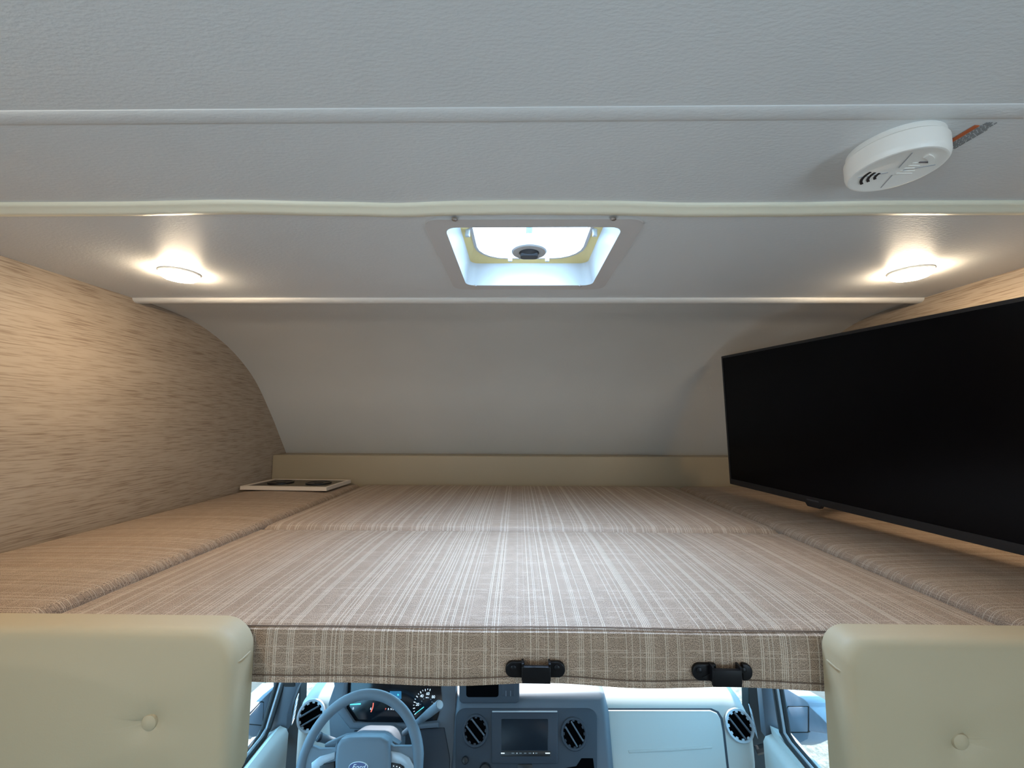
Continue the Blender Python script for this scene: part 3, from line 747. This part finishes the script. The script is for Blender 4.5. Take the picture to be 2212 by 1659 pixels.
obj('spoke_trim', *panel(WP, wpx([(842, 1622), (866, 1626), (884, 1636), (894, 1654), (894, 1675), (880, 1675), (872, 1655), (842, 1648)], .011), .004, .011, .003, 2), SILVER, sw, True)
obj('button_pod', *panel(WP, wpx([(690, 1655), (722, 1645), (722, 1690), (690, 1690)], .012), .006, .012, .002, 2), BLACK, sw, True)
bp = obj('button_pod', *panel(WP, wpx([(844, 1647), (866, 1650), (874, 1665), (872, 1690), (844, 1690)], .012), .006, .012, .002, 2), BLACK, sw, True)
for x, y in ((850, 1655), (857, 1656), (863, 1658)):
    u, v = WP.uv(x, y, .013); obj('button_mark', *panel(WP, rr(u-.0015, v-.001, u+.0015, v+.001, .0005, 2), .0118, .0126), INK, bp)
eu, ev = WP.uv(774, 1657, .030)
em = obj('emblem', *panel(WP, circ(eu, ev, .0285, .0125, 36), .026, .0312, .001, 2), WHITEM, sw, True)
obj('emblem_field', *panel(WP, circ(eu, ev, .0268, .0110, 36), .030, .0318), FORDB, em)
text(WP, 'Ford', eu, ev, .0175, .0318, WHITEM, em, 'emblem_script', shear=.35, squash=1.15)
# column: from behind the hub to the dash
ax = -WP.n
sc_ = thing('steering_column', 'slate column shroud behind the steering wheel', 'steering column', WC+ax*.22-np.array([0, 0, .05]))
CPN = Plane(WC+ax*.06+np.array([0, 0, .012]), WP.n)
obj('shroud', *bev(join(panel(CPN, rr(-.085, -.085, .085, .055, [.05, .05, .05, .05], 6), -.26, 0)), .012, 3, lambda e: e.calc_length() > .01 and all(abs((np.array(v.co)-CPN.p)@CPN.n) < 1e-4 for v in e.verts)), DASHG, sc_, True, sharp=50)
a, b = Dp(900, 1562, 1.345), Dp(950, 1522, 1.27)
lv = thing('gear_lever', 'column gear lever with a pale end cap beside the speedometer', 'gear lever', a)
dirv = (b-a)/np.linalg.norm(b-a); LP = Plane(b, dirv)
L_ = float(np.linalg.norm(b-a))
obj('lever_arm', *lathe(LP, [(.008, -L_-.10), (.009, -L_), (.0115, -L_*.6), (.0118, -L_*.52), (.0125, -L_*.50), (.0135, -.004), (.0125, -.001)], 24), GRIM, lv, True)
obj('end_cap', *lathe(LP, [(.0110, -.002), (.0108, .0008), (.004, .0015)], 24), SILVER, lv, True)
a, b = Dp(722, 1603, 1.36), Dp(684, 1590, 1.335)
tl = thing('signal_lever', 'short turn signal lever seen through the wheel spokes', 'lever', a)
dirv = (b-a)/np.linalg.norm(b-a); LP = Plane(b, dirv); L_ = float(np.linalg.norm(b-a))
obj('lever_arm', *lathe(LP, [(.010, -L_-.07), (.011, -L_*.6), (.012, -.004), (.010, 0)], 20), GRIM, tl, True)
obj('grip_ring', *lathe(LP, [(.0125, -.014), (.0130, -.012), (.0130, -.008), (.0125, -.006)], 20), DASHD, tl, True)

# ------------------------------------------------------------------ cab doors, side glass, mirrors, windscreen
def cab_door(num, s, xb, xi, belt, up0, inner, lab):
    c = P(*belt, 0, xb); ci = P(*inner, 0, xi); yF = max(c[1], ci[1])+.005; yR = .40
    t = bpy.data.objects.new('door_%d' % num, None); COL.objects.link(t); base = (xb, .9, -.1); t.location = base
    ORG[t.as_pointer()] = np.array(base, float); struct(t, lab)
    zb, zi = c[2], ci[2]
    prof = [(xb, zb), (xb-s*.03, zb+.012), (xi+s*.03, zi+.004), (xi+s*.008, zi-.004), (xi, zi-.02), (xi+s*.01, zi-.30), (xi+s*.01, -.1), (xb+s*.04, -.1), (xb+s*.04, zb-.01)]
    V = [(x, y, z) for y in (yR, yF) for x, z in prof]; n = len(prof)
    Fc = [tuple(range(n)), tuple(range(2*n-1, n-1, -1))]+[(i, n+i, n+(i+1) % n, (i+1) % n) for i in range(n)]
    obj('door_trim', V, Fc, DASHB, t, True, sharp=50)
    top = P(*up0, 1, c[1]+.015)
    e2 = top+(top-c)*3.2
    def run(o, lift): return [(xb-s*o, yR, zb+lift), (xb-s*o, c[1]-.03, c[2]+lift), (xb-s*(o+.002), c[1]-.004, c[2]+lift+.012), (top[0]-s*o, top[1], top[2]), (e2[0]-s*o, e2[1], e2[2])]
    obj('window_seal', *tube(run(0, .012), .0085, 8), RUBBER, t, True)
    obj('bright_strip', *tube(run(.0125, .015), .0055, 6), SILVER, t, True)
    obj('window_seal', *tube(run(.023, .016), .0060, 6), RUBBER, t, True)
    V = [(xb, yR, zb), (xb, c[1], zb), tuple(e2), (xb-s*.06, yR, 1.33)]; 
    obj('window_glass', *join((V+[(x+s*.004, y, z) for x, y, z in V], [(0, 1, 2, 3), (7, 6, 5, 4), (0, 4, 5, 1), (1, 5, 6, 2), (2, 6, 7, 3), (3, 7, 4, 0)])), GLASS, t)
    return c, top, e2, yF
cL = cab_door(1, -1, -.87, -.785, (568, 1589), (599, 1475), (619, 1577), 'cab door with beige top trim on the steering wheel side')
cR = cab_door(2, 1, .90, .845, (1703, 1600), (1687, 1488), (1650, 1590), 'cab door with beige top trim on the glove box side')
# pillar trim boards and black pillar bases that paint in the dark gap between door and dash
def prism_y(px, y, th, b=.004):
    pl = Plane((0, y, 0), (0, -1, 0)); return panel(pl, pl.px(px), -th, 0, b, 2)
pt = thing('pillar_trim', 'slate pillar trim beside the door glass on the steering wheel side', 'pillar trim', P(600, 1580, 1, cL[3]+.01))
obj('board', *prism_y([(604, 1440), (668, 1440), (640, 1490), (628, 1520), (621, 1545), (619, 1579), (578, 1584), (592, 1520)], cL[3]+.006, .03), DASHG, pt, True)
obj('pillar_base_shade', *prism_y([(590, 1430), (650, 1430), (640, 1950), (590, 1950)], D0[1]+.14, .05), RUBBER, pt)
obj('vent_switch', *prism_y(rr(613, 1474, 637, 1484, 3), cL[3]+.004, .01, .001), BLACK, pt)
pt = thing('pillar_trim', 'slate pillar trim beside the door glass on the glove box side', 'pillar trim', P(1670, 1590, 1, cR[3]+.01))
obj('board', *prism_y([(1640, 1440), (1676, 1440), (1682, 1520), (1692, 1596), (1655, 1594), (1650, 1540)], cR[3]+.006, .03), DASHG, pt, True)
obj('pillar_base_shade', *prism_y([(1615, 1430), (1700, 1430), (1700, 1950), (1630, 1950)], D0[1]+.14, .05), RUBBER, pt)
# mirrors outside the door glass
def side_mirror(px, inner, xm, s, lab, ai):
    pl = Plane((xm, 0, 0), (-s, 0, 0), (0, 1, 0))
    uv = pl.px(px); c = np.mean([pl.at(u, v) for u, v in uv], axis=0)
    t = thing('side_mirror', lab, 'mirror', c)
    obj('housing', *panel(pl, uv, -.07, 0, .004, 2), MIRG, t, True)
    obj('inset_gap', *panel(pl, pl.px(inner[0]), -.01, .0008), RUBBER, t)
    obj('inset_panel', *panel(pl, pl.px(inner[1]), -.01, .003, .002, 2), MIRG, t, True)
    obj('mount_arm', *tube([pl.at(*uv[ai], -.02), pl.at(*uv[ai], -.02)+np.array([-s*(abs(xm)-.86), .02, -.05])], .014, 8), BLACK, t, True)
side_mirror([(521, 1556), (545, 1533), (572, 1506), (604, 1476), (600, 1520), (572, 1592), (556, 1597), (540, 1590), (526, 1572)], ([(529, 1552), (564, 1514), (570, 1516), (568, 1568), (529, 1565)], [(531, 1553), (563, 1517), (568, 1518), (566, 1566), (531, 1563)]), -.95, -1, 'slate door mirror housing outside the glass on the steering wheel side', 5)
side_mirror([(1686, 1480), (1706, 1492), (1736, 1510), (1744, 1518), (1748, 1526), (1772, 1548), (1812, 1590), (1776, 1584), (1748, 1580), (1744, 1597), (1728, 1605), (1712, 1609), (1698, 1600)], (rr(1700, 1525, 1748, 1583, [4, 3, 3, 4], 3), rr(1702, 1527, 1746, 1581, [4, 3, 3, 4], 3)), .98, 1, 'slate door mirror housing outside the glass on the glove box side', 12)
# windscreen, cowl and A pillars
ws = bpy.data.objects.new('window_1', None); COL.objects.link(ws); ws.location = (0.04, 2.05, .70); ORG[ws.as_pointer()] = np.array((.04, 2.05, .70)); struct(ws, 'raked windscreen ahead of the dashboard')
a0, a1, b0, b1 = (-.80, 2.06, .70), (.88, 2.06, .70), (-.72, 1.70, 1.33), (.80, 1.70, 1.33)
V = [a0, a1, b1, b0]; V2 = [(x, y+.006, z) for x, y, z in V]
obj('pane', V+V2, [(0, 1, 2, 3), (7, 6, 5, 4), (0, 4, 5, 1), (1, 5, 6, 2), (2, 6, 7, 3), (3, 7, 4, 0)], GLASS, ws)
obj('pillar', *tube([a0, b0], .035, 8), RUBBER, ws, True); obj('pillar', *tube([a1, b1], .035, 8), RUBBER, ws, True)
obj('cowl', *bbox(-.9, .95, 2.02, 2.12, .40, .70, .01, 2), RUBBER, ws)
# cab floor and firewall
struct(obj('floor_cab', *box(-.91, .94, .60, 2.10, -.14, -.10), RUBBER))
struct(obj('wall_firewall', *box(-.91, .94, 2.06, 2.10, -.10, .42), RUBBER))

# ------------------------------------------------------------------ outside
GZ = -.80
struct(obj('ground', [(-60, -60, GZ), (60, -60, GZ), (60, 60, GZ), (-60, 60, GZ)], [(0, 1, 2, 3)], gravel()), 'pale gravel outside the cab windows')
ra, rb_ = P(540, 1510, 2, GZ), P(1790, 1560, 2, GZ)
for nm, x0_, x1_ in (('road_left', -9.0, ra[0]), ('road_right', rb_[0], 9.0)):
    struct(obj(nm, [(x0_, -40, GZ+.01), (x1_, -40, GZ+.01), (x1_, 50, GZ+.01), (x0_, 50, GZ+.01)], [(0, 1, 2, 3)], bpy.data.materials.get('grey_road') or asphalt()), 'grey road surface beyond the gravel')
